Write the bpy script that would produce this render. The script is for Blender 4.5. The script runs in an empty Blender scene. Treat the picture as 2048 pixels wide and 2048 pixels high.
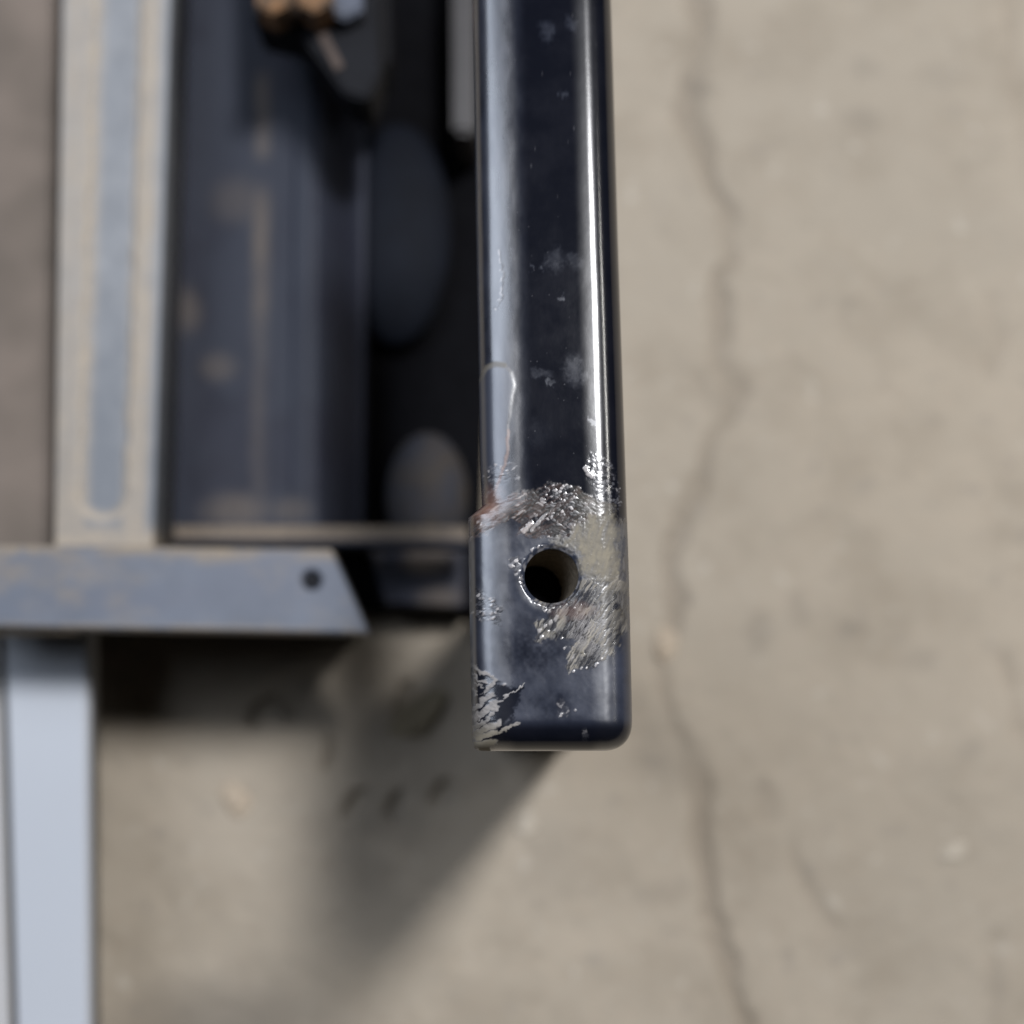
import bpy, math, random
import numpy as np
from mathutils import Vector, Matrix

# ------------------------------------------------------------------ camera, light, exposure
SC = bpy.context.scene
TILT = math.radians(10.0)
CAMZ = 1.10
FZ = 0.26                       # height of the floor sheet
F = 2700.0                      # focal length in photograph pixels (2048 wide)
cd = bpy.data.cameras.new("camera")
cam = bpy.data.objects.new("camera", cd)
SC.collection.objects.link(cam)
cam.location = (0, 0, CAMZ)
cam.rotation_euler = (TILT, 0, 0)
cd.sensor_width = 36.0
cd.lens = F / 2048 * 36.0
cd.clip_start = 0.02
cd.clip_end = 60
cd.dof.use_dof = True
cd.dof.focus_distance = 0.455
cd.dof.aperture_fstop = 3.7
SC.camera = cam

w = bpy.data.worlds.new("World")
SC.world = w
w.use_nodes = True
w.node_tree.nodes["Background"].inputs[0].default_value = (1.0, 0.90, 0.80, 1)
w.node_tree.nodes["Background"].inputs[1].default_value = 0.012


def area(name, loc, aim, sx, sy, power, col, spin=0.0):
    l = bpy.data.lights.new(name, 'AREA')
    l.shape = 'RECTANGLE'
    l.size, l.size_y = sx, sy
    l.energy = power
    l.color = col
    o = bpy.data.objects.new(name, l)
    SC.collection.objects.link(o)
    o.location = loc
    d = Vector(aim) - Vector(loc)
    o.rotation_euler = (d.to_track_quat('-Z', 'Y').to_matrix() @ Matrix.Rotation(spin, 3, 'Z')).to_euler()
    return o


area("ceiling_lamp", (0.84, 1.10, 3.50), (0.0, 0.0, 0.3), 0.34, 0.62, 136, (0.98, 0.98, 1.0))
area("side_window", (-0.90, 0.72, 2.35), (0, 0.15, 0.5), 1.25, 1.00, 24, (0.78, 0.86, 1.0), 0.0)
area("far_lamp", (2.6, 0.9, 2.6), (0, 0.1, 0.4), 1.2, 0.12, 14, (1.0, 0.97, 0.92), 0.0)

SC.view_settings.view_transform = 'Standard'
SC.view_settings.look = 'None'
SC.view_settings.exposure = 0.0
SC.view_settings.gamma = 1.0
SC.render.engine = 'CYCLES'
SC.cycles.use_denoising = True
SC.cycles.max_bounces = 6

# ------------------------------------------------------------------ measuring and noise helpers
CT, ST = math.cos(TILT), math.sin(TILT)


def at(px, py, z):
    """photograph pixel (2048 frame) -> place on the level plane at height z"""
    px = np.asarray(px, float); py = np.asarray(py, float)
    x = (px - 1024) / F; y = (1024 - py) / F
    dy = y * CT + ST
    dz = y * ST - CT
    t = (z - CAMZ) / dz
    return x * t, dy * t


def hsh(ix, iy, s=0):
    h = (ix.astype(np.int64) * 374761393 + iy.astype(np.int64) * 668265263 + s * 974634777) & 0xFFFFFFFF
    h = ((h ^ (h >> 13)) * 1274126177) & 0xFFFFFFFF
    h = (h ^ (h >> 16)) & 0xFFFFFFFF
    return h / 4294967295.0


def vnoise(x, y, s=0):
    ix = np.floor(x).astype(np.int64); iy = np.floor(y).astype(np.int64)
    fx = x - ix; fy = y - iy
    fx = fx * fx * (3 - 2 * fx); fy = fy * fy * (3 - 2 * fy)
    a = hsh(ix, iy, s); b = hsh(ix + 1, iy, s); c = hsh(ix, iy + 1, s); d = hsh(ix + 1, iy + 1, s)
    return (a * (1 - fx) + b * fx) * (1 - fy) + (c * (1 - fx) + d * fx) * fy


def fbm(x, y, s=0, o=4):
    r = 0; a = 0.5; t = 0
    for k in range(o):
        r = r + a * vnoise(x * 2 ** k, y * 2 ** k, s + k * 7)
        t += a; a *= 0.55
    return r / t


def cells(x, y, s=0):
    """worley: distance to nearest point, second nearest, random of the nearest"""
    ix = np.floor(x).astype(np.int64); iy = np.floor(y).astype(np.int64)
    f1 = np.full(x.shape, 9.0); f2 = np.full(x.shape, 9.0); rd = np.zeros(x.shape)
    for dx in (-1, 0, 1):
        for dy in (-1, 0, 1):
            cx = ix + dx; cy = iy + dy
            qx = cx + 0.1 + 0.8 * hsh(cx, cy, s); qy = cy + 0.1 + 0.8 * hsh(cx, cy, s + 5)
            d = np.hypot(x - qx, y - qy); r = hsh(cx, cy, s + 11)
            nearer = d < f1
            f2 = np.where(nearer, f1, np.minimum(f2, d))
            rd = np.where(nearer, r, rd)
            f1 = np.where(nearer, d, f1)
    return f1, f2, rd


def sst(e0, e1, x):
    t = np.clip((x - e0) / (e1 - e0), 0, 1)
    return t * t * (3 - 2 * t)


def seg_d(x, y, a, b):
    ax, ay = a; bx, by = b
    vx, vy = bx - ax, by - ay
    t = np.clip(((x - ax) * vx + (y - ay) * vy) / (vx * vx + vy * vy + 1e-9), 0, 1)
    return np.hypot(x - ax - t * vx, y - ay - t * vy)


def line_d(x, y, pts):
    d = np.full(np.shape(x), 1e9)
    for a, b in zip(pts[:-1], pts[1:]):
        d = np.minimum(d, seg_d(x, y, a, b))
    return d


def poly_sd(x, y, pts):
    """signed distance, positive inside"""
    d = line_d(x, y, list(pts) + [pts[0]])
    ins = np.zeros(np.shape(x), bool)
    n = len(pts)
    for i in range(n):
        x0, y0 = pts[i]; x1, y1 = pts[(i + 1) % n]
        c = (y0 > y) != (y1 > y)
        xi = (x1 - x0) * (y - y0) / ((y1 - y0) if y1 != y0 else 1e-9) + x0
        ins ^= c & (x < xi)
    return np.where(ins, d, -d)


def blob(x, y, cx, cy, rx, ry, soft=0.5):
    r = np.hypot((x - cx) / rx, (y - cy) / ry)
    return 1 - sst(1 - soft, 1 + soft, r)


# ------------------------------------------------------------------ object helpers
def link(name, me, mat=None, parent=None, smooth=True):
    o = bpy.data.objects.new(name, me)
    SC.collection.objects.link(o)
    if mat is not None:
        me.materials.append(mat)
    if parent is not None:
        o.parent = parent
        o.matrix_parent_inverse = parent.matrix_world.inverted()
    if smooth:
        me.polygons.foreach_set("use_smooth", [True] * len(me.polygons))
    return o


def thing(name, label, cat, loc, group=None):
    o = bpy.data.objects.new(name, None)
    SC.collection.objects.link(o)
    o.location = loc
    o.empty_display_size = 0.02
    o['label'] = label; o['category'] = cat
    if group: o['group'] = group
    bpy.context.view_layer.update()
    return o


def attr(me, name, vals):
    a = me.attributes.new(name, 'FLOAT', 'POINT')
    a.data.foreach_set('value', np.asarray(vals, np.float32).ravel())


def grid_mesh(name, X, Y, Z, attrs, drop_to=None, kill=None, inset=0.0):
    """structured sheet (rows x cols) with vertical skirt and underside; extra attrs per vertex"""
    nr, nc = X.shape
    co = np.stack([X, Y, Z], -1).reshape(-1, 3)
    idx = np.arange(nr * nc).reshape(nr, nc)
    q = np.stack([idx[:-1, :-1], idx[:-1, 1:], idx[1:, 1:], idx[1:, :-1]], -1).reshape(-1, 4)
    if kill is not None:
        q = q[~kill.ravel()]
    # orientation: rows go down the photograph (-Y), columns +X  -> flip for +Z normals
    q = q[:, ::-1]
    A = {k: np.asarray(v).ravel() for k, v in attrs.items()}
    if drop_to is not None:
        loop = np.concatenate([idx[0, :], idx[1:, -1], idx[-1, -2::-1], idx[-2:0:-1, 0]])
        n = len(loop)
        base = co[loop].copy(); base[:, 2] = drop_to
        if inset:
            base[:, 1] += inset * (base[:, 1] < base[:, 1].min() + 0.03)
            base[:, 0] += inset * np.sign(base[:, 0].mean() - base[:, 0])
        top = co[loop].copy()
        b0 = len(co)
        co = np.concatenate([co, top, base])
        for k in A:
            A[k] = np.concatenate([A[k], A[k][loop], A[k][loop]])
        i = np.arange(n); j = (i + 1) % n
        sk = np.stack([b0 + i, b0 + j, b0 + n + j, b0 + n + i], -1)
        faces = [list(map(int, r)) for r in q] + [list(map(int, r)) for r in sk] + [[int(b0 + n + k) for k in range(n)]]
    else:
        faces = q.tolist()
    me = bpy.data.meshes.new(name)
    me.from_pydata(co.tolist(), [], faces)
    me.update()
    for k, v in A.items():
        attr(me, k, v)
    return me


def plate(name, quad, z, thick, nx, ny, paint, mat, parent=None, edge=0.0012, label=None):
    """a level sheet-metal piece: quad = photograph corners TL,TR,BR,BL on height z; paint(px,py,u,v)->(dz,attrs)"""
    u, v = np.meshgrid(np.linspace(0, 1, nx), np.linspace(0, 1, ny))
    (ax, ay), (bx, by), (cx, cy), (dx, dy) = quad
    px = (ax * (1 - u) + bx * u) * (1 - v) + (dx * (1 - u) + cx * u) * v
    py = (ay * (1 - u) + by * u) * (1 - v) + (dy * (1 - u) + cy * u) * v
    X, Y = at(px, py, z)
    dz, A = paint(px, py, u, v)
    Z = z + dz + 0 * X
    m = np.zeros_like(Z)
    m[0, :] = m[-1, :] = 1; m[:, 0] = m[:, -1] = 1
    Z = Z - m * edge
    me = grid_mesh(name, X, Y, Z, A, drop_to=z - thick)
    o = link(name, me, mat, parent)
    if label: o['label'] = label
    return o


def cyl(name, c, r, h, mat, parent=None, seg=32, bev=0.0, n6=False, label=None):
    import bmesh
    bm = bmesh.new()
    bmesh.ops.create_cone(bm, cap_ends=True, segments=6 if n6 else seg, radius1=r, radius2=r, depth=h)
    if bev > 0:
        es = [e for e in bm.edges if len(e.link_faces) == 2 and abs(e.verts[0].co.z - e.verts[1].co.z) < 1e-6]
        bmesh.ops.bevel(bm, geom=es, offset=bev, segments=3, affect='EDGES')
    bmesh.ops.translate(bm, verts=bm.verts, vec=(c[0], c[1], c[2] - h / 2))
    me = bpy.data.meshes.new(name)
    bm.to_mesh(me); bm.free()
    o = link(name, me, mat, parent, smooth=False)
    if label: o['label'] = label
    return o


def prism(name, pts, z0, z1, mat, parent=None, bev=0.001, label=None):
    """closed upright prism over world points, bevelled"""
    import bmesh
    bm = bmesh.new()
    vs = [bm.verts.new((p[0], p[1], z1)) for p in pts]
    f = bm.faces.new(vs)
    if f.normal.z < 0 or f.calc_area() and (f.normal_update() or f.normal.z < 0):
        f.normal_flip()
    r = bmesh.ops.extrude_face_region(bm, geom=[f])
    nv = [e for e in r['geom'] if isinstance(e, bmesh.types.BMVert)]
    for v_ in nv: v_.co.z = z0
    bmesh.ops.recalc_face_normals(bm, faces=bm.faces)
    if bev > 0:
        bmesh.ops.bevel(bm, geom=list(bm.edges), offset=bev, segments=2, affect='EDGES', clamp_overlap=True)
    me = bpy.data.meshes.new(name)
    bm.to_mesh(me); bm.free()
    o = link(name, me, mat, parent, smooth=False)
    if label: o['label'] = label
    return o


def pxq(quad, z):
    return [tuple(float(k) for k in at(x, y, z)) for x, y in quad]


# ------------------------------------------------------------------ materials
class NT:
    def __init__(s, name):
        s.m = bpy.data.materials.new(name); s.m.use_nodes = True
        s.t = s.m.node_tree; s.n = s.t.nodes; s.b = s.n['Principled BSDF']
        s.tc = s.n.new('ShaderNodeTexCoord')

    def l(s, a, b): s.t.links.new(a, b)

    def attr(s, name):
        n = s.n.new('ShaderNodeAttribute'); n.attribute_name = name; return n.outputs['Fac']

    def noise(s, scale, detail=4, rough=0.55, stretch=None):
        n = s.n.new('ShaderNodeTexNoise'); n.inputs['Scale'].default_value = scale
        n.inputs['Detail'].default_value = detail; n.inputs['Roughness'].default_value = rough
        if stretch:
            mp = s.n.new('ShaderNodeMapping'); mp.inputs['Scale'].default_value = stretch
            s.l(s.tc.outputs['Object'], mp.inputs[0]); s.l(mp.outputs[0], n.inputs['Vector'])
        else:
            s.l(s.tc.outputs['Object'], n.inputs['Vector'])
        return n.outputs['Fac']

    def ramp(s, f, lo, hi, a=0.0, b=1.0):
        n = s.n.new('ShaderNodeMapRange'); n.inputs[1].default_value = lo; n.inputs[2].default_value = hi
        n.inputs[3].default_value = a; n.inputs[4].default_value = b
        n.interpolation_type = 'SMOOTHSTEP'
        s.l(f, n.inputs[0]); return n.outputs[0]

    def mix(s, f, a, b):
        n = s.n.new('ShaderNodeMix'); n.data_type = 'RGBA'
        for v, i in ((f, 0), (a, 6), (b, 7)):
            if isinstance(v, (tuple, float, int)):
                n.inputs[i].default_value = (*v, 1) if isinstance(v, tuple) else v
            else:
                s.l(v, n.inputs[i])
        return n.outputs[2]

    def math(s, op, a, b):
        n = s.n.new('ShaderNodeMath'); n.operation = op
        for v, i in ((a, 0), (b, 1)):
            if isinstance(v, (float, int)): n.inputs[i].default_value = v
            else: s.l(v, n.inputs[i])
        return n.outputs[0]

    def bump(s, h, strength, dist):
        n = s.n.new('ShaderNodeBump'); n.inputs['Strength'].default_value = strength
        n.inputs['Distance'].default_value = dist
        s.l(h, n.inputs['Height']); s.l(n.outputs[0], s.b.inputs['Normal'])

    def set(s, k, v):
        if isinstance(v, tuple): s.b.inputs[k].default_value = (*v, 1)
        elif isinstance(v, (float, int)): s.b.inputs[k].default_value = v
        else: s.l(v, s.b.inputs[k])


def dusty(name, paint, dust, rough=0.5, spec=0.5, mottle=0.12, tint=None, scale=60):
    """painted metal whose 'dust' attribute says where dry dust lies; 'tint' where a second colour is mixed in"""
    t = NT(name)
    n1 = t.noise(scale, 5); n2 = t.noise(scale * 6, 3)
    c = t.mix(t.ramp(n1, 0.3, 0.7, 0, mottle * 4), paint, tuple(k * (1 - mottle * 2.5) for k in paint))
    if tint:
        c = t.mix(t.attr('tint'), c, tint)
    d = t.math('MULTIPLY', t.attr('dust'), t.ramp(n2, 0.25, 0.65, 0.65, 1.0))
    c = t.mix(d, c, dust)
    t.set('Base Color', c)
    t.set('Roughness', t.ramp(t.attr('dust'), 0, 1, rough, 0.9))
    t.set('Specular IOR Level', spec)
    t.bump(n2, 0.25, 0.0006)
    return t.m


def mat_concrete():
    t = NT('worn_concrete')
    big = t.noise(3.5, 6, 0.6); mid = t.noise(16, 6, 0.62); fine = t.noise(160, 4, 0.6); speck = t.noise(70, 2, 0.5)
    c = t.mix(t.ramp(big, 0.35, 0.65), (0.338, 0.289, 0.228), (0.300, 0.260, 0.207))
    c = t.mix(t.ramp(mid, 0.42, 0.70, 0, 0.6), c, (0.225, 0.190, 0.145))
    c = t.mix(t.ramp(speck, 0.62, 0.74, 0, 0.55), c, (0.235, 0.205, 0.170))
    c = t.mix(t.ramp(speck, 0.22, 0.36, 0.5, 0.0), c, (0.46, 0.42, 0.36))
    c = t.mix(t.ramp(fine, 0.3, 0.7, 0, 0.3), c, (0.30, 0.27, 0.22))
    c = t.mix(t.attr('crack'), c, (0.115, 0.090, 0.066))
    c = t.mix(t.attr('stain_shade'), c, (0.13, 0.115, 0.095))
    t.set('Base Color', c); t.set('Roughness', 0.85); t.set('Specular IOR Level', 0.25)
    t.bump(t.math('ADD', mid, t.math('MULTIPLY', fine, 0.3)), 0.35, 0.004)
    return t.m


def mat_bar():
    t = NT('scuffed_black_gloss_paint')
    n1 = t.noise(90, 5); n2 = t.noise(700, 3)
    W, D, H, R, B = (t.attr(k) for k in ('wear', 'dust', 'haze_sheen', 'rust', 'bare'))
    c = t.mix(t.ramp(n1, 0.35, 0.7), (0.0038, 0.0045, 0.0078), (0.0055, 0.0062, 0.0100))
    c = t.mix(H, c, (0.034, 0.040, 0.060))
    c = t.mix(W, c, (0.135, 0.135, 0.15))
    c = t.mix(B, c, (0.36, 0.34, 0.335))
    c = t.mix(D, c, (0.205, 0.182, 0.138))
    c = t.mix(R, c, (0.20, 0.105, 0.075))
    t.set('Base Color', c)
    r = t.math('ADD', t.ramp(n1, 0.3, 0.7, 0.085, 0.105), t.math('MULTIPLY', H, 0.24))
    r = t.math('ADD', r, t.math('MULTIPLY', D, 0.50))
    r = t.math('ADD', r, t.math('MULTIPLY', W, 0.42))
    FM = t.attr('film')
    r = t.math('ADD', r, t.math('MULTIPLY', FM, 0.17))
    t.set('Coat Weight', t.math('MULTIPLY', FM, 1.0)); t.set('Coat Roughness', 0.22)
    t.set('Roughness', r)
    t.set('Metallic', t.math('MULTIPLY', B, 0.15))
    sp = t.math('ADD', 0.5, t.math('MULTIPLY', FM, 0.5)); t.set('Specular IOR Level', t.math('MULTIPLY', sp, t.ramp(t.math('ADD', W, D), 0.0, 0.8, 1.0, 0.35)))
    t.bump(n2, 0.04, 0.0003)
    return t.m


def mat_simple(name, col, rough=0.5, metal=0.0, noise_scale=80, var=0.25, col2=None, bump=0.2, spec=0.5):
    t = NT(name)
    n = t.noise(noise_scale, 5)
    t.set('Base Color', t.mix(t.ramp(n, 0.3, 0.7), col, col2 or tuple(k * (1 - var) for k in col)))
    t.set('Roughness', rough); t.set('Metallic', metal); t.set('Specular IOR Level', spec)
    t.bump(n, bump, 0.001)
    return t.m


M_floor = mat_concrete()
M_bar = mat_bar()
M_grey = dusty('dusty_grey_paint', (0.205, 0.215, 0.230), (0.36, 0.30, 0.225), 0.6, tint=(0.12, 0.132, 0.150))
M_cross = dusty('dusty_slate_paint', (0.098, 0.113, 0.145), (0.25, 0.205, 0.15), 0.55, tint=(0.085, 0.095, 0.125))
M_black = dusty('dusty_black_sheet', (0.016, 0.018, 0.029), (0.165, 0.135, 0.105), 0.6, spec=0.2, tint=(0.022, 0.026, 0.038))
M_white = dusty('white_enamel', (0.37, 0.395, 0.435), (0.36, 0.33, 0.29), 0.5, mottle=0.02)
M_pit = mat_simple('black_void_shade', (0.004, 0.004, 0.005), 0.9, spec=0.05)  # near-black colour standing in for shade in the gap and the hole
M_rub = mat_simple('black_rubber', (0.004, 0.0055, 0.010), 0.75, spec=0.14, noise_scale=40)
M_brk = mat_simple('black_bracket_paint', (0.006, 0.0065, 0.009), 0.6, spec=0.12)
M_rust = mat_simple('orange_rust', (0.19, 0.10, 0.045), 0.9, noise_scale=120, col2=(0.05, 0.038, 0.028), bump=0.6)
M_floor_strip = mat_simple('shaded_floor_grey', (0.026, 0.023, 0.024), 0.5)
M_chip = mat_simple('pale_stone', (0.42, 0.345, 0.26), 0.8, noise_scale=300)
M_chipg = mat_simple('grey_white_stone', (0.42, 0.37, 0.30), 0.8, noise_scale=300)
M_hole = mat_simple('dirty_hole_wall', (0.21, 0.175, 0.13), 0.9, spec=0.1, noise_scale=500, bump=0.8)

# ------------------------------------------------------------------ the floor
CRK = [
    [(1385, -60), (1402, 60), (1385, 170), (1376, 240), (1408, 330), (1440, 400), (1466, 520), (1432, 560), (1437, 640), (1438, 720),
     (1466, 785), (1452, 830), (1410, 900), (1392, 1000), (1352, 1060), (1332, 1130), (1346, 1200), (1330, 1290), (1322, 1400),
     (1350, 1450), (1392, 1570), (1396, 1700), (1432, 1830), (1448, 1900), (1500, 2070)],
    [(1398, 760), (1440, 850), (1400, 905)],
    [(2012, -40), (2022, 90), (2040, 190), (2075, 400)],
    [(1975, 600), (2000, 680), (1985, 740)],
    [(2005, 1330), (2040, 1440), (2080, 1560)],
    [(1575, 1690), (1610, 1780), (1660, 1860)],
    [(1985, 1890), (1975, 2000)],
    [(1515, 1570), (1530, 1640)],
]


def smoothcoords(n, lo, hi, far, m):
    c = np.linspace(lo, hi, n)
    k = np.geomspace(0.02, far - hi, m)
    return np.concatenate([lo - k[::-1] * 1.0, c, hi + k])


def build_floor():
    xs = smoothcoords(420, -0.50, 0.50, 4.0, 14)
    ys = smoothcoords(420, -0.36, 0.66, 4.0, 14)[::-1]
    X, Y = np.meshgrid(xs, ys)
    # photograph pixel of each place on the floor
    yc = Y * CT - CAMZ * ST * 1.0
    # camera space
    dx, dy, dz = X, Y, FZ - CAMZ
    cy = dy * CT + dz * ST
    cz = -dy * ST + dz * CT
    cz = np.minimum(cz, -0.05)
    px = 1024 + F * dx / -cz
    py = 1024 - F * cy / -cz
    wx = px + (fbm(px / 60, py / 60, 3) - 0.5) * 46
    wy = py + (fbm(px / 60, py / 60, 13) - 0.5) * 46
    ck = np.zeros_like(px)
    for i, c in enumerate(CRK):
        d = line_d(wx, wy, c)
        wd = (24 if i == 0 else 20) * (0.55 + 0.9 * vnoise(px / 90, py / 70, 31 + i))
        k = (1 - sst(wd * 0.25, wd * 1.25, d))
        k = k * (0.55 + 0.45 * sst(0.3, 0.6, vnoise(px / 120, py / 120, 41)))
        ck = np.maximum(ck, k * (1.0 if i == 0 else 0.42))
    rag = fbm(px / 24, py / 24, 51)
    st = 1.25 * blob(wx, wy, 455, 2070, 200, 110, 0.8)  # soft shadow from something out of view, painted into the floor colour
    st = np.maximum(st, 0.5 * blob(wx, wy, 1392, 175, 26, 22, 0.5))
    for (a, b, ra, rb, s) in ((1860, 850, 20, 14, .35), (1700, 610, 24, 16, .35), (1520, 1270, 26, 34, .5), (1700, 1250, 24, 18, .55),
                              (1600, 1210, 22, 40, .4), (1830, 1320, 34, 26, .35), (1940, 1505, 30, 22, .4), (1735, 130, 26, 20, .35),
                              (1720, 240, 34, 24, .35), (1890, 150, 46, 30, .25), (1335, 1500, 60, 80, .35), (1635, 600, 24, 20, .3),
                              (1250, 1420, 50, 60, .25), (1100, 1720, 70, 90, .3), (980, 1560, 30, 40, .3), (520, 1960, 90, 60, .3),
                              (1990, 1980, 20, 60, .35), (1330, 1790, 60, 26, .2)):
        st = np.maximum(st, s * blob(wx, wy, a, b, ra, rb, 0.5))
    # shallow scabs and pits in the slab
    pit = np.zeros_like(px)
    for (pts, wd) in (([(505, 1450), (520, 1420), (552, 1412), (585, 1425)], 15), ([(808, 1378), (800, 1420), (818, 1462)], 14),
                      ([(690, 1625), (706, 1592), (735, 1588)], 14), ([(790, 1630), (800, 1590)], 14), ([(880, 1600), (905, 1575)], 16),
                      ([(655, 1480), (650, 1530)], 8)):
        pit = np.maximum(pit, 1 - sst(wd * 0.3, wd * 1.2, line_d(wx, wy, pts)))
    Z = (fbm(X * 9, Y * 9, 61) - 0.5) * 0.004 + (fbm(X * 60, Y * 60, 67) - 0.5) * 0.0012
    Z = Z - ck * 0.004 - pit * 0.008 - np.maximum(0, rag - 0.62) * 0.006
    Z = np.where(np.maximum(abs(X), abs(Y)) > 0.9, 0, Z) + FZ
    st = np.maximum(st, pit * 0.55)
    for (a, b, ra, rb, s) in ((760, 1640, 110, 60, .55), (730, 1720, 60, 70, .45), (850, 1590, 70, 36, .5)):  # brown smudges with painted shade, deepening the apex of the bar's shadow
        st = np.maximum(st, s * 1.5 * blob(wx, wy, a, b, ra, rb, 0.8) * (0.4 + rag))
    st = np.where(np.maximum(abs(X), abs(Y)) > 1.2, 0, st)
    me = grid_mesh('floor', X, Y, Z, {'crack': ck * 0.34, 'stain_shade': st * 0.6})
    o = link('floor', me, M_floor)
    o['kind'] = 'structure'


build_floor()

# ------------------------------------------------------------------ the bar in focus
ZB = 0.65
HC = (1103.0, 1151.5); HR = 54.0
YEND = 1502.0


def xl(py):
    base = np.interp(py, [-400, 0, 450, 900, 1000, 1600], [934, 943, 951, 959, 963, 970])
    low = np.interp(py, [1000, 1030, 1300, 1500], [934, 934, 938, 943])
    return base + (low - base) * np.clip((py - 1004) / 24, 0, 1)


def xr(py):
    return np.interp(py, [-400, 0, 450, 900, 1150, 1400, 1600], [1214, 1228, 1241, 1256, 1264, 1270, 1273])


RL, RR, RE = 78.0, 63.0, 62.0
DROP = 0.0125


def bar_paint(px, py):
    """relief (metres) and wear maps of the bar's upper face, measured in the photograph"""
    w1 = (fbm(px / 16, py / 16, 101) - 0.5); w2 = (fbm(px / 16, py / 16, 111) - 0.5)
    f1 = (vnoise(px / 4.5, py / 4.5, 121) - 0.5); f2 = (vnoise(px / 4.5, py / 4.5, 131) - 0.5)
    x = px + w1 * 26 + f1 * 7; y = py + w2 * 26 + f2 * 7

    def region(pts, e=6):
        return sst(-e * 0.5, e, poly_sd(x, y, pts))

    A = region([(977, 999), (1040, 984), (1085, 976), (1103, 962), (1130, 968), (1160, 975), (1182, 990), (1231, 1013), (1200, 1032), (1180, 1034),
                (1150, 1066), (1110, 1082), (1075, 1078), (1035, 1070), (1046, 1046), (1018, 1038), (985, 1058), (935, 1080), (928, 1029), (962, 1002)])
    Bc = region([(1164, 925), (1185, 900), (1212, 905), (1232, 935), (1242, 1015), (1195, 1020), (1184, 975), (1176, 950)])
    C = region([(966, 925), (1000, 922), (1036, 930), (1032, 958), (1000, 980), (985, 998), (962, 1002)])
    Dd = region([(1098, 1090), (1133, 1070), (1180, 1024), (1232, 1020), (1242, 1106), (1240, 1168), (1161, 1160), (1156, 1113), (1133, 1094)])
    E = region([(1159, 1158), (1236, 1150), (1264, 1170), (1262, 1240), (1224, 1308), (1180, 1335), (1140, 1346), (1138, 1310), (1152, 1284),
                (1120, 1282), (1074, 1280), (1076, 1240), (1100, 1226), (1070, 1203), (1147, 1187)])
    Fp = region([(925, 1170), (960, 1176), (1000, 1212), (1006, 1250), (980, 1240), (925, 1236)])
    G = region([(925, 1318), (955, 1330), (993, 1362), (1010, 1372), (1052, 1370), (1040, 1400), (1020, 1440), (996, 1470), (993, 1510), (925, 1510)])
    Ed = region([(1232, 1030), (1275, 1030), (1280, 1255), (1255, 1262), (1238, 1200)])
    El = (1 - sst(4, 16, px - xl(py))) * sst(1070, 1090, py) * (0.4 + 0.6 * sst(0.45, 0.6, vnoise(px / 9, py / 14, 133)))
    # chipped ring round the hole
    rho = np.hypot(px - HC[0], py - HC[1]); ang = np.arctan2(py - HC[1], px - HC[0])
    ringn = vnoise(ang * 14 / math.pi * 2, rho / 5, 141)
    ring = (1 - sst(3, 11, rho - HR + f1 * 8)) * sst(0.30, 0.62, ringn)
    s1 = region([(1020, 1118), (1040, 1112), (1042, 1150), (1024, 1150)], 4)
    s2 = region([(1118, 1406), (1132, 1400), (1146, 1412), (1128, 1440), (1116, 1432)], 4) * 0.3
    s3 = region([(1160, 1462), (1176, 1456), (1182, 1474), (1166, 1482)], 4) * 0.3

    # flakes: small lozenge cells whose direction swings across the tip
    def flakes(th, ln, wd, s):
        c_, s_ = np.cos(th), np.sin(th)
        q1 = px + f2 * 3; q2 = py + f1 * 3
        a = (q1 * c_ + q2 * s_) / ln; b = (-q1 * s_ + q2 * c_) / wd
        return cells(a, b, s)
    rand_th = -0.9 + (vnoise(px / 30, py / 30, 151) - 0.5) * 3.0
    c1, c2, cr = flakes(-0.5, 6.5, 6.0, 161)
    g1, g2, gr = flakes(-0.55, 19, 4.6, 171)
    k1, k2, kr = flakes(-1.2, 5.0, 12.0, 176)
    e1, e2, er = flakes(-1.02, 36, 3.4, 181)
    h1, h2, hr_ = flakes(-0.62, 60, 11, 191)
    i1, i2, ir = flakes(-1.45, 34, 5, 201)
    rim = lambda a, b: sst(0.02, 0.35, b - a)

    wear = np.zeros_like(px); bare = np.zeros_like(px); dust = np.zeros_like(px); rust = np.zeros_like(px); rel = np.zeros_like(px)

    # granular zones
    lean = sst(1000, 1120, px)
    duff = vnoise(px / 26, py / 20, 331)
    mixk = sst(0.35, 0.65, vnoise(px / 24, py / 24, 333))
    for m, c_a, c_b, c_r in ((A * lean * mixk, c1, c2, cr), (A * lean * (1 - mixk), k1, k2, kr), (A * (1 - lean), g1, g2, gr), (Bc, c1, c2, cr),
                             (C * mixk, g1, g2, gr), (C * (1 - mixk), c1, c2, cr), (Fp, c1, c2, cr)):
        k = m * rim(c_a, c_b) * sst(0.30, 0.85, c_r + 0.55 * duff)
        wear = np.maximum(wear, k * (0.05 + 0.50 * c_r ** 1.6))
        bare = np.maximum(bare, k * sst(0.86, 1.0, c_r) * 0.7)
        rel = rel + m * (0.00005 * (0.6 - c_a) * (0.4 + c_r) + 0.00004 * (c_r - 0.5))
    dust = np.maximum(dust, A * 0.12 * duff)
    # brushed zone
    patch = sst(0.32, 0.62, vnoise(px / 22, py / 26, 211))
    k = E * rim(e1, e2)
    wear = np.maximum(wear, k * (0.06 + 0.5 * er ** 1.5 * (0.4 + patch)))
    bare = np.maximum(bare, k * (sst(0.62, 0.95, er) * 0.45 * patch + 0.35 * blob(px, py, 1175, 1265, 34, 40, 0.6)))
    dust = np.maximum(dust, E * (0.10 + 0.75 * er ** 1.5) * (0.25 + 0.75 * patch) * 0.8)
    rel = rel + E * (0.00009 * (0.5 - e1) + 0.00006 * (er - 0.5))
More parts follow.
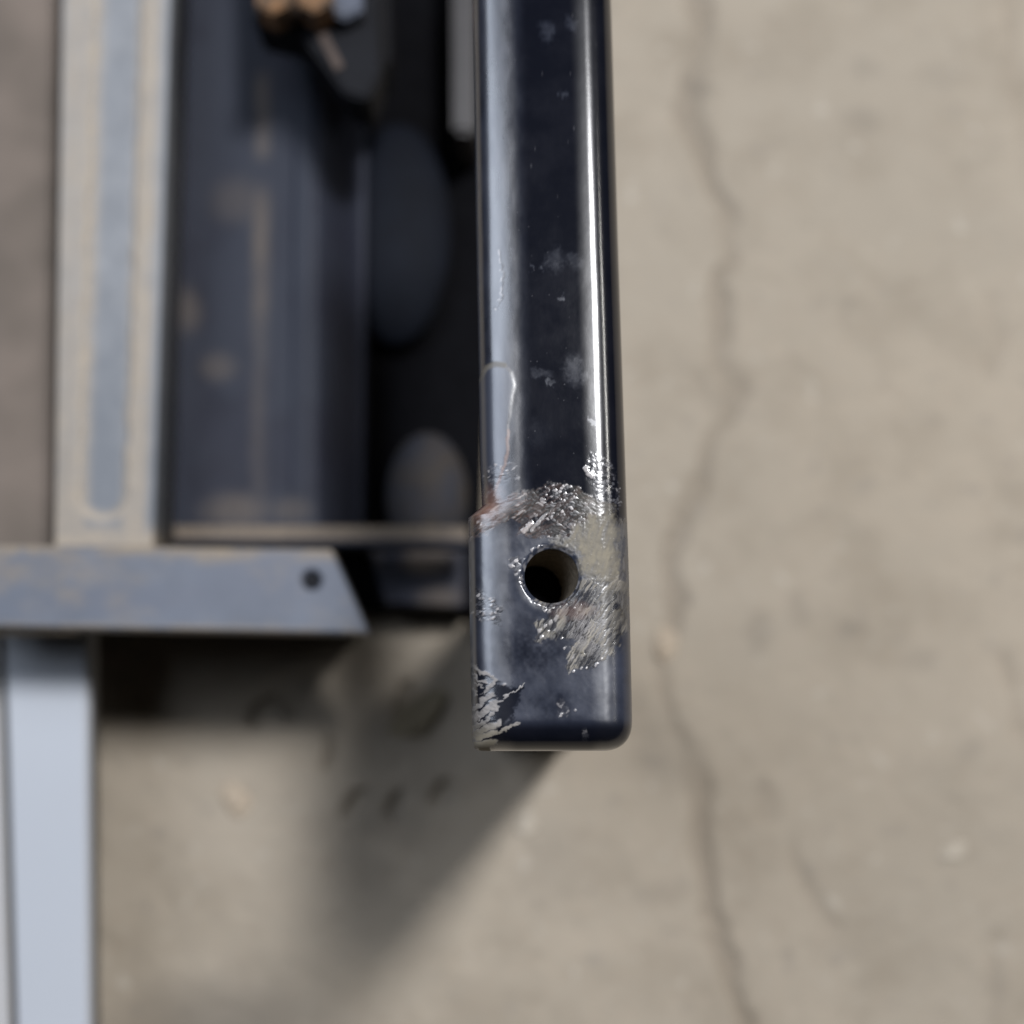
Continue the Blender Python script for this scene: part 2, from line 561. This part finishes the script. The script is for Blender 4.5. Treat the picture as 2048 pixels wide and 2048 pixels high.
    # tan mud
    Dd = sst(-10, 16, poly_sd(x, y, [(1098, 1090), (1133, 1070), (1180, 1024), (1232, 1020), (1242, 1106), (1240, 1168), (1161, 1160), (1156, 1113), (1133, 1094)]))
    sm_ = fbm((px + 0.3 * py) / 10, (py - 0.3 * px) / 34, 221)
    dust = np.maximum(dust, Dd * np.clip(0.45 + 1.1 * (sm_ - 0.3), 0.25, 0.92))
    wear = np.maximum(wear, Dd * sst(0.5, 0.7, sm_) * 0.25)
    dust = np.maximum(dust, 0.45 * blob(x, y, 1215, 1190, 34, 90, 0.6) * er)
    dust = np.maximum(dust, A * 0.28 * sst(1120, 1200, px))
    spk = (c1 < 0.16) & (cr > 0.93)
    bare = np.maximum(bare, np.where(spk, Dd * 0.9, 0))
    rel = rel + Dd * (fbm(px / 8, py / 8, 231) - 0.4) * 0.00035
    # bottom-left gouges: separate bright strokes over dark scraped paint
    def stroke(p, q, wd):
        l_ = line_d(px + w1 * 16 + f1 * 6, py + w2 * 16 + f2 * 5, [p, q])
        return 1 - sst(wd * 0.55, wd * 1.1, l_)
    GS = 0
    for p, q, wd in (((940, 1326), (992, 1363), 4.5), ((992, 1364), (968, 1386), 4), ((942, 1345), (975, 1368), 3), ((948, 1360), (966, 1374), 2.5),
                     ((944, 1372), (956, 1392), 3), ((946, 1416), (982, 1391), 6), ((947, 1438), (992, 1408), 8), ((975, 1440), (1003, 1404), 3.5),
                     ((960, 1440), (1018, 1392), 1.8), ((946, 1466), (998, 1444), 7), ((998, 1462), (1040, 1445), 3), ((946, 1452), (970, 1444), 4),
                     ((1010, 1395), (1052, 1366), 1.6), ((950, 1476), (990, 1462), 6), ((950, 1490), (990, 1486), 9), ((955, 1498), (975, 1498), 7)):
        GS = np.maximum(GS, stroke(p, q, wd))
    tone = np.clip(0.22 + 1.1 * (fbm((px + py) / 9, (py - px * 0.7) / 3.2, 335, 3) - 0.25), 0.1, 1)
    bare = np.maximum(bare, GS * tone * 0.8); wear = np.maximum(wear, GS * 0.45 * (0.4 + tone))
    dust = np.maximum(dust, GS * 0.9 * sst(1425, 1480, py)); dust = np.maximum(dust, GS * 0.25)
    rel = rel + GS * tone * 0.00010
    GD = G * (1 - GS)
    # single bright granules of metal
    BD = 0
    for a_, b_, r_ in ((1078, 1208, 7), (1090, 1221, 5), (1099, 1224, 4.5), (1112, 1236, 7), (1101, 1245, 5), (1080, 1261, 6), (1083, 1274, 5.5), (1091, 1252, 4),
                       (1096, 1262, 4), (1110, 1260, 4), (1125, 1276, 3.5), (1130, 1296, 4), (1145, 1317, 5), (1146, 1344, 4), (1163, 1337, 4.5), (1173, 1336, 3),
                       (1193, 1329, 4.5), (1203, 1319, 3.5), (984, 1203, 5), (983, 1212, 4), (943, 1222, 5), (967, 1227, 4.5), (982, 1227, 4.5), (987, 1236, 4),
                       (966, 1217, 3), (1007, 1369, 5), (1021, 1131, 6), (1209, 1095, 4), (1197, 1128, 3), (1135, 1092, 3.5), (1159, 1127, 3), (1216, 1156, 3),
                       (977, 951, 4), (1014, 941, 4), (1005, 948, 3.5), (956, 1042, 4), (961, 1049, 3.5), (1040, 1157, 5), (1042, 1165, 4), (1150, 1420, 4),
                       (1123, 1431, 4), (1149, 1216, 4), (1076, 1094, 4), (1064, 1100, 5)):
        BD = np.maximum(BD, (0.55 + 0.45 * ((a_ * 7 + b_ * 3) % 5) / 4) * (1 - sst(r_ * 0.3, r_ * 0.95, np.hypot((px - a_) * 1.0 + (py - b_) * 0.35 + f1 * 4, (py - b_) * (0.7 + 0.5 * ((a_ * 3 + b_) % 4) / 3) + f2 * 4))))
    BD = np.maximum(BD, 1 - sst(3, 7, line_d(px + f1 * 4, py + f2 * 4, [(1171, 938), (1183, 952)])))
    BD = np.maximum(BD, 1 - sst(2.5, 7, line_d(px + f1 * 4, py + f2 * 4, [(1047, 1062), (1062, 1048)])))
    BD = np.maximum(BD, (1 - sst(1.5, 4, line_d(px + f1 * 4, py + f2 * 4, [(1062, 1062), (1090, 1030)]))) * 0.7)
    bare = np.maximum(bare, BD * 0.85); rel = rel + BD * 0.00010
    # edges
    k = Ed * rim(i1, i2)
    wear = np.maximum(wear, k * (0.12 + 0.45 * ir)); dust = np.maximum(dust, Ed * 0.35 * ir)
    wear = np.maximum(wear, El * 0.55); dust = np.maximum(dust, El * 0.35)
    # ring and small chips
    wear = np.maximum(wear, ring * 0.4); bare = np.maximum(bare, ring * 0.2 * sst(0.5, 0.8, ringn)); rel = rel - ring * 0.0002
    for m in (s1, s2, s3):
        wear = np.maximum(wear, m * (0.1 + 0.5 * cr)); bare = np.maximum(bare, m * sst(0.85, 1.0, cr)); rel = rel + m * 0.00006 * (cr - 0.5)
    # rust at the notch, between flakes
    rust = np.maximum(rust, blob(x, y, 968, 1010, 34, 34, 0.7) * 0.75 * (0.5 + 0.5 * fbm(px / 7, py / 7, 241)))
    rust = np.maximum(rust, A * (1 - lean) * 0.22 * (1 - rim(g1, g2)) + A * 0.08 * (gr > 0.6))
    rust = np.maximum(rust, blob(x, y, 1150, 1222, 40, 16, 0.6) * 0.2)
    rust = np.maximum(rust, (1 - sst(1.5, 4.5, line_d(px + w1 * 8, py, [(1016, 860), (1014, 905), (1004, 945), (992, 980), (985, 998)]))) * 0.4)
    # tiny paint pocks over the rest
    t1, t2, tr = cells(px / 13, py / 13, 251)
    pock = (t1 < 0.02 + 0.9 * (tr - 0.90)) & (tr > 0.93) & (px > 1000) & (px < 1200) & (py < 1000)
    wear = np.maximum(wear, np.where(pock, 0.14, 0))
    # dry haze: dull film and painted blue-grey reflection on the tip, smears further up
    tip = sst(1015, 1075, py + w2 * 40)
    dark = blob(x, y, 1065, 1300, 60, 40, 0.8) * 0.65
    dark = np.maximum(dark, blob(x, y, 1110, 1415, 40, 26, 0.8) * 0.5)
    haze_sheen = tip * (0.62 + 0.35 * (fbm(px / 40, py / 40, 261) - 0.5) * 2) * (1 - dark * (0.5 + 0.6 * vnoise(px / 6, py / 6, 271)))
    haze_sheen = haze_sheen * (1 - sst(1425, 1462, py)) + 0
    haze_sheen = haze_sheen * (1 - 0.6 * (1 - sst(0, 45, px - xl(py))))
    up = 1 - sst(1000, 1050, py)
    sm = 0
    for (a, b, ra, rb, s) in ((1110, 520, 18, 22, .35), (1148, 520, 16, 16, .3), (1095, 60, 14, 20, .5), (1140, 50, 9, 12, .45), (1080, 745, 20, 10, .35),
                              (1150, 740, 20, 32, .4), (1092, 762, 6, 8, .6), (1104, 768, 6, 8, .5), (1063, 534, 4, 6, .5), (1084, 532, 4, 6, .5),
                              (1121, 594, 5, 7, .7), (1127, 190, 6, 8, .5), (1185, 848, 5, 6, 1.0), (1055, 870, 40, 30, .14)):
        sm = np.maximum(sm, s * blob(x, y, a, b, ra, rb, 0.5))
    haze_sheen = np.maximum(haze_sheen, up * (sm * 0.6 * (0.5 + 0.8 * fbm(px / 6, py / 6, 281)) + 0.0))
    scr = np.maximum.reduce([A, Bc, C, Fp, E * 0.9, GD, s1, s2, s3])
    haze_sheen = haze_sheen * (1 - 0.85 * scr)
    # painted grey-lilac sheen that widens the highlight on the left shoulder
    shoulder = blob(px, py * 0, xl(py) + 44, 0, 46, 1e6, 0.45)
    haze_sheen = np.maximum(haze_sheen, up * shoulder * (0.25 + 0.5 * (fbm(px / 18, py / 50, 301) - 0.3)))
    # the lapped tab on the left shoulder
    tab = np.maximum(0, 0)
    sd = poly_sd(px + w1 * 5, py + w2 * 5, [(940, 770), (962, 738), (978, 724), (995, 722), (1010, 730), (1022, 745), (1030, 770), (1022, 800),
                             (1016, 850), (1015, 900), (1004, 945), (990, 980), (975, 1000), (930, 1012)])
    rel = rel + 0.00010 * sst(-5, 5, sd)
    haze_sheen = np.maximum(haze_sheen, sst(0, 4, sd) * 0.8 * (1 - sst(915, 985, py)))
    dust = np.maximum(dust, (1 - sst(0.5, 5, np.abs(sd - 2))) * 0.30 * sst(1035, 1010, px + 0) * (1 - sst(900, 990, py)) if False else dust)
    dust = np.maximum(dust, (1 - sst(2, 9, line_d(px, py, [(960, 748), (972, 732), (990, 727), (1008, 730)]))) * 0.4)
    bare = np.maximum(bare, (1 - sst(1.0, 3.2, line_d(px + w1 * 5, py, [(1016, 850), (1016, 900), (1006, 940)]))) * 0.18)
    # nicks in the left highlight
    nk = (1 - sst(0.5, 4, line_d(px + f1 * 7 + w1 * 8, py, [(996, 500), (1003, 545), (1000, 590), (992, 620)]))) * 0.6
    rel = rel + nk * 0.0001; bare = np.maximum(bare, nk * 0.8 * sst(0.3, 0.6, vnoise(px / 6, py / 9, 337)))
    # broad waviness of the thick coat
    rel = rel + (fbm(px / 90, py / 200, 311, 2) - 0.5) * 0.00016 + (fbm(px / 14, py / 22, 321, 2) - 0.5) * 0.000012 * (1 + 3 * tip)
    film = np.maximum(blob(px, py * 0, xl(py) + 38, 0, 38, 1e6, 0.5) * (0.75 + 0.5 * (fbm(px / 14, py / 60, 341) - 0.5)), 0.55 * (1 - sst(2, 22, xr(py) - 62 - px)) * 0 + 0.6 * blob(px, py * 0, xr(py) - 55, 0, 22, 1e6, 0.7))
    film = film * (1 - np.clip(1.5 * (dust + wear * 0.6), 0, 1)) * (1 - 0.5 * GD)
    return rel, dict(film=np.clip(film, 0, 1), wear=np.clip(wear, 0, 1), bare=np.clip(bare, 0, 1), dust=np.clip(dust, 0, 1), haze_sheen=np.clip(haze_sheen, 0, 1), rust=np.clip(rust, 0, 1))


def build_bar():
    root = thing('steel_bar', 'glossy black painted steel bar with scraped end and drilled hole, in sharp focus', 'steel bar',
                 (*[float(k) for k in at(1103, 1400, ZB)], FZ))
    # rows: coarse above, fine along the worn tip, packed where the end rounds over
    ys = np.concatenate([np.linspace(-420, 400, 120, endpoint=False), np.linspace(400, 690, 130, endpoint=False),
                         np.linspace(690, YEND - RE, 560, endpoint=False)])
    ph = np.linspace(0, math.pi / 2, 60)
    ys = np.concatenate([ys, YEND - RE + RE * np.sin(ph)])
    ys[-1] = YEND
    # columns: parameter across with packed ends
    nL, nM, nR = 46, 150, 56
    phL = np.linspace(math.pi / 2, 0, nL, endpoint=False)
    cols = []
    PX = np.zeros((len(ys), nL + nM + nR)); PY = np.zeros_like(PX)
    for r, y in enumerate(ys):
        c = max(0.0, 1 - (YEND - y) / RE)
        aR = max(0.0, 1 - c ** 2.3) ** (1 / 2.3); aL = max(0.0, 1 - c ** 9) ** (1 / 9)
        L = xl(y); R_ = xr(y)
        left = L + RL * (1 - np.sin(phL) * aL)
        right = R_ - RR * (1 - np.sin(np.linspace(0, math.pi / 2, nR)) * aR)
        mid = np.linspace(L + RL, R_ - RR, nM, endpoint=False)
        PX[r] = np.concatenate([left, mid, right]); PY[r] = y
    L = xl(PY); R_ = xr(PY)
    a = np.maximum(0, 1 - (PX - L) / RL); b = np.maximum(0, 1 - (R_ - PX) / RR); c = np.maximum(0, 1 - (YEND - PY) / RE)
    tR = (b ** 2.3 + c ** 2.3) ** (1 / 2.3); tL = (a ** 9 + c ** 9) ** (1 / 9)
    t = np.clip(np.where(b > 0, tR, np.where(a > 0, tL, c)), 0, 1)
    drop = DROP * (1 - np.sqrt(np.maximum(0, 1 - t ** 2)))
    soft = 0.0024 * t ** 2 + 0.0095 * (1 - np.sqrt(np.maximum(0, 1 - t ** 7)))
    sel = sst(0.0, 0.03, a) * (1 - sst(0.0, 0.6, c))
    drop = drop * (1 - sel) + soft * sel
    rel, A = bar_paint(PX, PY)
    rho = np.hypot(PX - HC[0], PY - HC[1])
    # countersunk rim
    rimz = 0.00009 * np.exp(-((rho - HR - 17) / 12) ** 2) * sst(60, -50, (PX - HC[0]) - 0.5 * (PY - HC[1])) - 0.0009 * (1 - sst(0, 9, rho - HR)) - 0.00006 * (1 - sst(5, 26, rho - HR))
    X, Y = at(PX, PY, ZB)
    Z = ZB - drop + rel * np.sqrt(np.maximum(0, 1 - t ** 4)) + rimz
    # hole: drop faces inside, snap border to the circle
    fx = (PX[:-1, :-1] + PX[1:, 1:]) / 2; fy = (PY[:-1, :-1] + PY[1:, 1:]) / 2
    kill = np.hypot(fx - HC[0], fy - HC[1]) < HR
    used_dead = np.zeros(PX.shape, bool); used_live = np.zeros(PX.shape, bool)
    for dy in (0, 1):
        for dx in (0, 1):
            used_dead[dy:PX.shape[0] - 1 + dy, dx:PX.shape[1] - 1 + dx] |= kill
            used_live[dy:PX.shape[0] - 1 + dy, dx:PX.shape[1] - 1 + dx] |= ~kill
    bord = used_dead & used_live
    s = HR / np.maximum(rho, 1)
    BX, BY = at(HC[0] + (PX - HC[0]) * s, HC[1] + (PY - HC[1]) * s, ZB)
    X = np.where(bord, BX, X); Y = np.where(bord, BY, Y)
    Z = np.where(bord, ZB - 0.0014, Z)
    me = grid_mesh('bar_body', X, Y, Z, A, drop_to=ZB - 0.040, kill=kill, inset=0.0035)
    link('bar_body', me, M_bar, root)
    # the drilled wall
    n = 96
    vs, fs = [], []
    for k in range(12):
        f = k / 11
        for i in range(n):
            q = 2 * math.pi * i / n
            hx, hy = at(HC[0] + (HR + 0.8) * math.cos(q), HC[1] + (HR + 0.8) * math.sin(q), ZB)
            jit = 0.00012 * math.sin(i * 7.3 + k * 1.7) if k else 0
            vs.append((float(hx) - 0.0046 * f + jit, float(hy) - 0.001 * f, ZB - 0.0011 - 0.036 * f))
    for k in range(11):
        for i in range(n):
            j = (i + 1) % n
            fs.append((k * n + i, k * n + j, (k + 1) * n + j, (k + 1) * n + i))
    me = bpy.data.meshes.new('hole_wall'); me.from_pydata(vs, [], fs); me.update()
    me.flip_normals() if False else None
    link('hole_wall', me, M_hole, root)
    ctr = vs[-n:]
    me = bpy.data.meshes.new('hole_shade_cap')  # added cap; its black stands in for the dark inside the hole
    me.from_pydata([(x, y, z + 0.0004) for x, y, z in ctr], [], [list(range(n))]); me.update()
    link('hole_shade_cap', me, M_pit, root, smooth=False)
    # unseen upright, guessed from the floor shadow it is shaped to cast
    prism('unseen_leg', pxq([(975, 1405), (1232, 1400), (1236, 1480), (975, 1480)], ZB), FZ + 0.012, ZB - 0.0405, M_brk, root, 0.002)
    prism('shadow_web', pxq([(992, 860), (1215, 860), (1222, 1404), (992, 1404)], ZB), FZ + 0.02, ZB - 0.041, M_brk, root, 0.001)  # unseen plate added under the bar to fill out its floor shadow
    prism('unseen_foot_plate', pxq([(965, 1385), (1242, 1385), (1246, 1488), (965, 1488)], ZB), FZ + 0.001, FZ + 0.0118, M_brk, root, 0.002)


build_bar()

# ------------------------------------------------------------------ grey frame on the left
frame = thing('machine_frame', 'dusty grey painted steel frame with a grooved rail meeting a flat cross bar at left', 'machine frame',
              (*[float(k) for k in at(200, 1160, 0.40)], 0.0))


def p_rail(px, py, u, v):
    x = px + py * 0.0315                     # straighten: rail coordinates from 108+33 .. 338
    wv = (fbm(px / 60, py / 90, 401) - 0.5)
    x = x + wv * 6
    # long pressed groove with a round end
    cx = 238.0; top = -400.0; bot = 985.0
    dd = seg_d(x + (fbm(px / 18, py / 30, 403) - 0.5) * 14, py, (cx, top), (cx - 2, bot))
    groove = 1 - sst(38, 54, dd)
    dz = -0.0028 * groove
    lip = np.exp(-((dd - 50) / 11) ** 2)
    dust = 0.95 * lip + 0.30 * (1 - sst(0, 20, x - 143)) * 1.0
    dust = np.maximum(dust, 0.85 * sst(1040, 1075, py + wv * 30))
    dust = np.maximum(dust, 0.75 * sst(70, 120, dd * 0 + (0)) if False else dust)
    dust = np.maximum(dust, 0.72 * (1 - sst(26, 50, np.abs(x - 168))) * (0.7 + 0.4 * fbm(px / 50, py / 120, 411)))
    dust = np.maximum(dust, 0.80 * (1 - sst(14, 34, np.abs(x - 300))) * sst(0.25, 0.55, fbm(px / 70, py / 110, 421) + 0.35 * (1 - sst(200, 900, py))))
    dust = dust * (0.75 + 0.5 * (fbm(px / 30, py / 50, 431) - 0.3))
    return dz, dict(dust=np.clip(dust, 0, 1), tint=np.clip(groove * 0.15 + 0.9 * sst(450, 1000, py) * (1 - lip) + 0.9 * (fbm(px / 26, py / 40, 441) - 0.42), 0, 1))


plate('side_rail', [(128, -330), (338 + 12, -330), (305, 1096), (108, 1096)], 0.400, 0.045, 90, 380, p_rail, M_grey, frame)


def p_cross(px, py, u, v):
    wv = (fbm(px / 70, py / 40, 451) - 0.5)
    dust = 1.0 * (1 - sst(0.04, 0.24, v + wv * 0.16)) * (0.55 + 0.6 * fbm(px / 40, py / 20, 461))
    dust = np.maximum(dust, 0.65 * sst(0.90, 0.99, v + wv * 0.05))
    dust = np.maximum(dust, 0.55 * (1 - sst(100, 420, px)) * (1 - sst(0.15, 0.75, v + wv)))
    dust = np.maximum(dust, 0.25 * sst(0.45, 0.8, fbm(px / 60, py / 40, 471)))
    dust = dust * sst(0.15, 0.6, fbm(px / 45, py / 18, 481))
    r = np.hypot(px - 623, py - 1160)
    dz = -0.004 * (1 - sst(15, 23, r))
    tint = 0.55 * blob(px + wv * 80, py, 560, 1150, 150, 60, 0.7) + 0.45 * blob(px + wv * 60, py, 250, 1200, 160, 26, 0.6)
    return dz, dict(dust=np.clip(dust, 0, 1) * sst(12, 26, r), tint=np.clip(tint, 0, 1))


plate('cross_bar', [(-160, 1088), (662, 1098), (738, 1266), (-160, 1250)], 0.425, 0.022, 260, 60, p_cross, M_cross, frame)
prism('cross_bar_shadow_web', pxq([(-160, 1112), (640, 1120), (664, 1222), (-160, 1212)], 0.403), FZ + 0.002, 0.4025, M_brk, frame, 0.001)  # unseen plate added behind the cross bar to block light from the floor
X0 = at(623, 1162, 0.4225)
cyl('screw_head', (float(X0[0]), float(X0[1]), 0.4232), 0.0052, 0.006, M_brk, frame, bev=0.001, label='small dark screw head sunk in the cross bar')
prism('shaded_floor_sheet', pxq([(-420, -420), (116, -420), (100, 1130), (-420, 1130)], 0.29), FZ + 0.01, 0.29,  # added sheet; its dull brown stands in for floor lying in shade
      mat_simple('brown_grey_floor_shade', (0.185, 0.152, 0.128), 0.85, noise_scale=14, col2=(0.125, 0.105, 0.088), spec=0.2), frame, 0.002,
      label='added brown grey sheet standing in for shaded floor left of the grooved rail')
# weld bead under the cross bar's lower left edge
wq = pxq([(-80, 1240), (146, 1238), (150, 1262), (-80, 1266)], 0.412)
prism('weld_bead', wq, 0.390, 0.414, mat_simple('tan_weld_bead', (0.34, 0.28, 0.20), 0.8), frame, 0.003)

# ------------------------------------------------------------------ white post
post = thing('white_post', 'white enamelled sheet metal post running down under the grey cross bar', 'post',
             (*[float(k) for k in at(110, 1700, 0.30)], 0.0))


def p_white(px, py, u, v):
    d = 0.35 * sst(0.93, 1.0, u) + 0.25 * (1 - sst(0, 0.05, u)) + 0.05 * fbm(px / 60, py / 90, 501)
    return -0.0025 * sst(0.94, 1.0, u) - 0.0015 * (1 - sst(0, 0.04, u)), dict(dust=d, tint=0 * px)


plate('front_face', [(4, 1180), (176, 1180), (181, 2350), (40, 2350)], 0.345, 0.018, 60, 60, p_white, M_white, post)


def p_white2(px, py, u, v):
    return 0 * px, dict(dust=0.28 + 0.3 * sst(0.7, 1, u), tint=0 * px)


plate('side_flange', [(-260, 1180), (-8, 1180), (27, 2350), (-260, 2350)], 0.338, 0.018, 40, 40, p_white2, M_white, post)
prism('groove_strip', pxq([(-30, 1180), (30, 1180), (60, 2350), (10, 2350)], 0.325), 0.30, 0.325, mat_simple('groove_grime', (0.27, 0.24, 0.21), 0.8), post, 0.0)

# ------------------------------------------------------------------ black housing
house = thing('black_housing', 'dusty black sheet metal housing with a dirt streak between the grey rail and the bar', 'housing',
              (*[float(k) for k in at(500, 600, 0.33)], 0.0))


def p_panel(px, py, u, v):
    wv = fbm(px / 50, py / 90, 601) - 0.5
    x = px + wv * 14
    streak = (1 - sst(4, 26, np.abs(x - (526 - (py - 200) * 0.012)))) * np.maximum(sst(120, 180, py) * (1 - sst(290, 335, py)), sst(350, 400, py) * (1 - 0.6 * sst(450, 900, py)))
    streak = streak * (0.45 + 0.7 * vnoise(px / 60, py / 55, 605))
    d = 0.50 * streak
    for (a, b, ra, rb, s) in ((372, 620, 26, 40, .35), (440, 735, 28, 26, .3), (470, 1020, 60, 30, .4), (580, 1020, 40, 22, .3), (480, 400, 50, 40, .2)):
        d = np.maximum(d, s * blob(px + wv * 30, py, a, b, ra, rb, 0.7))
    tint = 0.72 * sst(0.34, 0.66, fbm(px / 90 + 3, py / 150, 611) + 0.10 * (1 - sst(300, 700, py)))
    ridge = (1 - sst(12, 22, np.abs(px - (611 - py * 0.012)))) * (1 - 0.6 * sst(400, 900, py))
    tint = np.maximum(tint, ridge * 1.0)
    dz = 0.0016 * ridge - 0.035 * sst(628, 715, px)
    dz = dz + (fbm(px / 160, py / 260, 621, 2) - 0.5) * 0.002
    tint = tint * (1 - 0.65 * sst(632, 680, px))
    return dz, dict(dust=np.clip(d, 0, 1), tint=np.clip(tint, 0, 1))


plate('top_panel', [(338, -330), (728, -330), (712, 1062), (332, 1062)], 0.345, 0.068, 150, 300, p_panel, M_black, house)


def p_ledge(px, py, u, v):
    wv = fbm(px / 40, py / 20, 631)
    return 0 * px, dict(dust=np.clip((0.75 + 0.5 * wv) * (1 - sst(0.55, 0.85, v)), 0, 1), tint=0.3 + 0 * px)


plate('ledge', [(330, 1050), (934, 1052), (938, 1092), (330, 1088)], 0.352, 0.02, 200, 14, p_ledge, M_black, house)


def p_box(px, py, u, v):
    wv = fbm(px / 40, py / 30, 641)
    d = 0.55 * blob(px + (wv - .5) * 40, py, 850, 1118, 48, 26, 0.6) + 0.5 * blob(px, py, 880, 1195, 40, 20, 0.6) + 0.2 * sst(0.5, 0.8, wv)
    return 0 * px, dict(dust=np.clip(d, 0, 1), tint=0.0 + 0.15 * wv)


plate('end_box', [(735, 1088), (930, 1090), (930, 1214), (770, 1208)], 0.30, 0.036, 60, 40, p_box, M_black, house)
# black pan added under the housing; its colour stands in for shade in the gap
prism('gap_shade_pan', pxq([(318, -330), (1010, -330), (960, 1225), (672, 1222), (640, 1110), (318, 1106)], 0.275), FZ + 0.004, 0.275, M_pit, house, 0.0)


# rounded black bellows-like bodies in the gap
def ellipsoid(name, c, r, mat, parent=None, label=None, bumps=0.0):
    vs, fs = [], []
    nu, nv_ = 40, 24
    for j in range(nv_ + 1):
        th = math.pi * j / nv_
        for i in range(nu):
            ph = 2 * math.pi * i / nu
            k = 1 + bumps * math.sin(3 * ph + 2 * th)
            vs.append((c[0] + r[0] * math.sin(th) * math.cos(ph) * k, c[1] + r[1] * math.sin(th) * math.sin(ph) * k, c[2] + r[2] * math.cos(th)))
    for j in range(nv_):
        for i in range(nu):
            i2 = (i + 1) % nu
            fs.append((j * nu + i, (j + 1) * nu + i, (j + 1) * nu + i2, j * nu + i2))
    me = bpy.data.meshes.new(name); me.from_pydata(vs, [], fs); me.update()
    o = link(name, me, mat, parent)
    if label: o['label'] = label
    return o


tank = thing('black_roller', 'rounded black rubber roller deep in the dark gap beside the bar', 'roller', (*[float(k) for k in at(800, 500, 0.28)], 0.24))
tx = at(800, 490, 0.27)
ellipsoid('roller_body', (float(tx[0]), float(tx[1]), 0.290), (0.034, 0.074, 0.014), M_rub, tank)
cap = thing('dusty_hub', 'dusty grey rounded hub at the lower end of the dark gap', 'hub', (*[float(k) for k in at(852, 985, 0.28)], 0.24))
tx = at(856, 1012, 0.27)
M_cap = mat_simple('dusty_hub_grey', (0.034, 0.037, 0.048), 0.8, noise_scale=60, col2=(0.05, 0.043, 0.038), spec=0.2)
vs = []; fs = []
for j in range(13):
    f = j / 12
    for i in range(40):
        q = 2 * math.pi * i / 40
        rr = 0.030 * (1 - f ** 2.2) ** 0.5 if f < 1 else 0.0004
        vs.append((float(tx[0]) + rr * math.cos(q) * 0.85, float(tx[1]) + 0.004 + rr * math.sin(q) * 1.35, 0.2755 + 0.038 * f))
for j in range(12):
    for i in range(40):
        k = (i + 1) % 40
        fs.append((j * 40 + i, j * 40 + k, (j + 1) * 40 + k, (j + 1) * 40 + i))
me = bpy.data.meshes.new('hub_cone'); me.from_pydata(vs, [], fs); me.update()
link('hub_cone', me, M_cap, cap)

floor_strip = prism('shaded_floor_strip', pxq([(903, -330), (952, -330), (950, 268), (905, 262)], 0.33), 0.2755, 0.33, M_floor_strip, None, 0.003)  # added strip; its grey stands in for shaded floor seen through the gap
floor_strip['label'] = 'added grey strip standing in for shaded floor left of the black bar at the top'; floor_strip['category'] = 'floor_strip'

# ------------------------------------------------------------------ bracket with rusty nuts at the top
br = thing('clamp_bracket', 'black clamp bracket with rusty orange nuts at the top edge above the housing', 'bracket',
           (*[float(k) for k in at(600, 60, 0.42)], 0.34))
prism('bracket_plate', pxq([(500, -260), (745, -260), (760, 150), (735, 200), (690, 188), (640, 120), (592, 60), (505, 38)], 0.42), 0.385, 0.42, M_brk, br, 0.002)
prism('bracket_arm', pxq([(688, -260), (770, -260), (775, 90), (730, 150)], 0.40), 0.35, 0.384, M_brk, br, 0.002)
for i, (a, b) in enumerate(((545, -14), (628, -16))):
    c = at(a, b, 0.445)
    o = cyl('rusty_nut', (float(c[0]), float(c[1]), 0.443), 0.0105, 0.022, M_rust, br, bev=0.0012, n6=True)
c1 = at(652, 80, 0.4215); c2 = at(688, 140, 0.4215)
prism('rust_streak', pxq([(636, 72), (652, 64), (688, 132), (672, 142)], 0.4215), 0.4202, 0.4218, mat_simple('faint_rust', (0.06, 0.042, 0.034), 0.8), br, 0.0)
c = at(690, 5, 0.43)
cyl('bolt_head', (float(c[0]), float(c[1]), 0.432), 0.011, 0.012, mat_simple('blue_grey_bolt', (0.055, 0.066, 0.095), 0.5), br, bev=0.0015, n6=True)

# ------------------------------------------------------------------ chips of stone on the floor
random.seed(4)


def chip(px, py, r, mat, label, flat=0.3, stretch=(1.15, 0.85)):
    import bmesh
    bm = bmesh.new()
    bmesh.ops.create_icosphere(bm, subdivisions=2, radius=1)
    rg = random.Random(int(px * 7 + py))
    ph = [rg.uniform(0, 6) for _ in range(6)]
    for v_ in bm.verts:
        n = v_.co.normalized()
        k = 1 + 0.22 * math.sin(3 * n.x + ph[0]) * math.cos(2.5 * n.y + ph[1]) + 0.15 * math.sin(5 * n.z + ph[2] + 3 * n.x)
        v_.co = Vector((n.x * r * k * stretch[0], n.y * r * k * stretch[1], n.z * r * k * flat))
    me = bpy.data.meshes.new('stone_chip'); bm.to_mesh(me); bm.free()
    o = link('stone_chip', me, mat, None, smooth=False)
    x, y = at(px, py, FZ)
    o.location = (float(x), float(y), FZ + r * flat * 0.6)
    o.rotation_euler = (0, 0, rg.uniform(0, 3))
    o['label'] = label; o['category'] = 'stone chip'; o['group'] = 'stone chips lying on the concrete floor'


chip(1332, 1288, 0.0085, M_chip, 'pale cream stone chip lying in the long crack right of the bar')
chip(472, 1597, 0.0095, M_chip, 'pale pinkish stone chip on the floor below the grey cross bar')
chip(1055, 1645, 0.0065, M_chipg, 'small grey white stone chip on the floor below the end of the bar')
chip(1907, 1703, 0.0065, M_chipg, 'small whitish stone chip near the lower right corner of the floor')
chip(842, 1430, 0.0105, mat_simple('ochre_stone', (0.25, 0.21, 0.14), 0.85, noise_scale=200), 'long ochre stone chip in the shadow left of the bar end', 0.4, (1.0, 2.0))
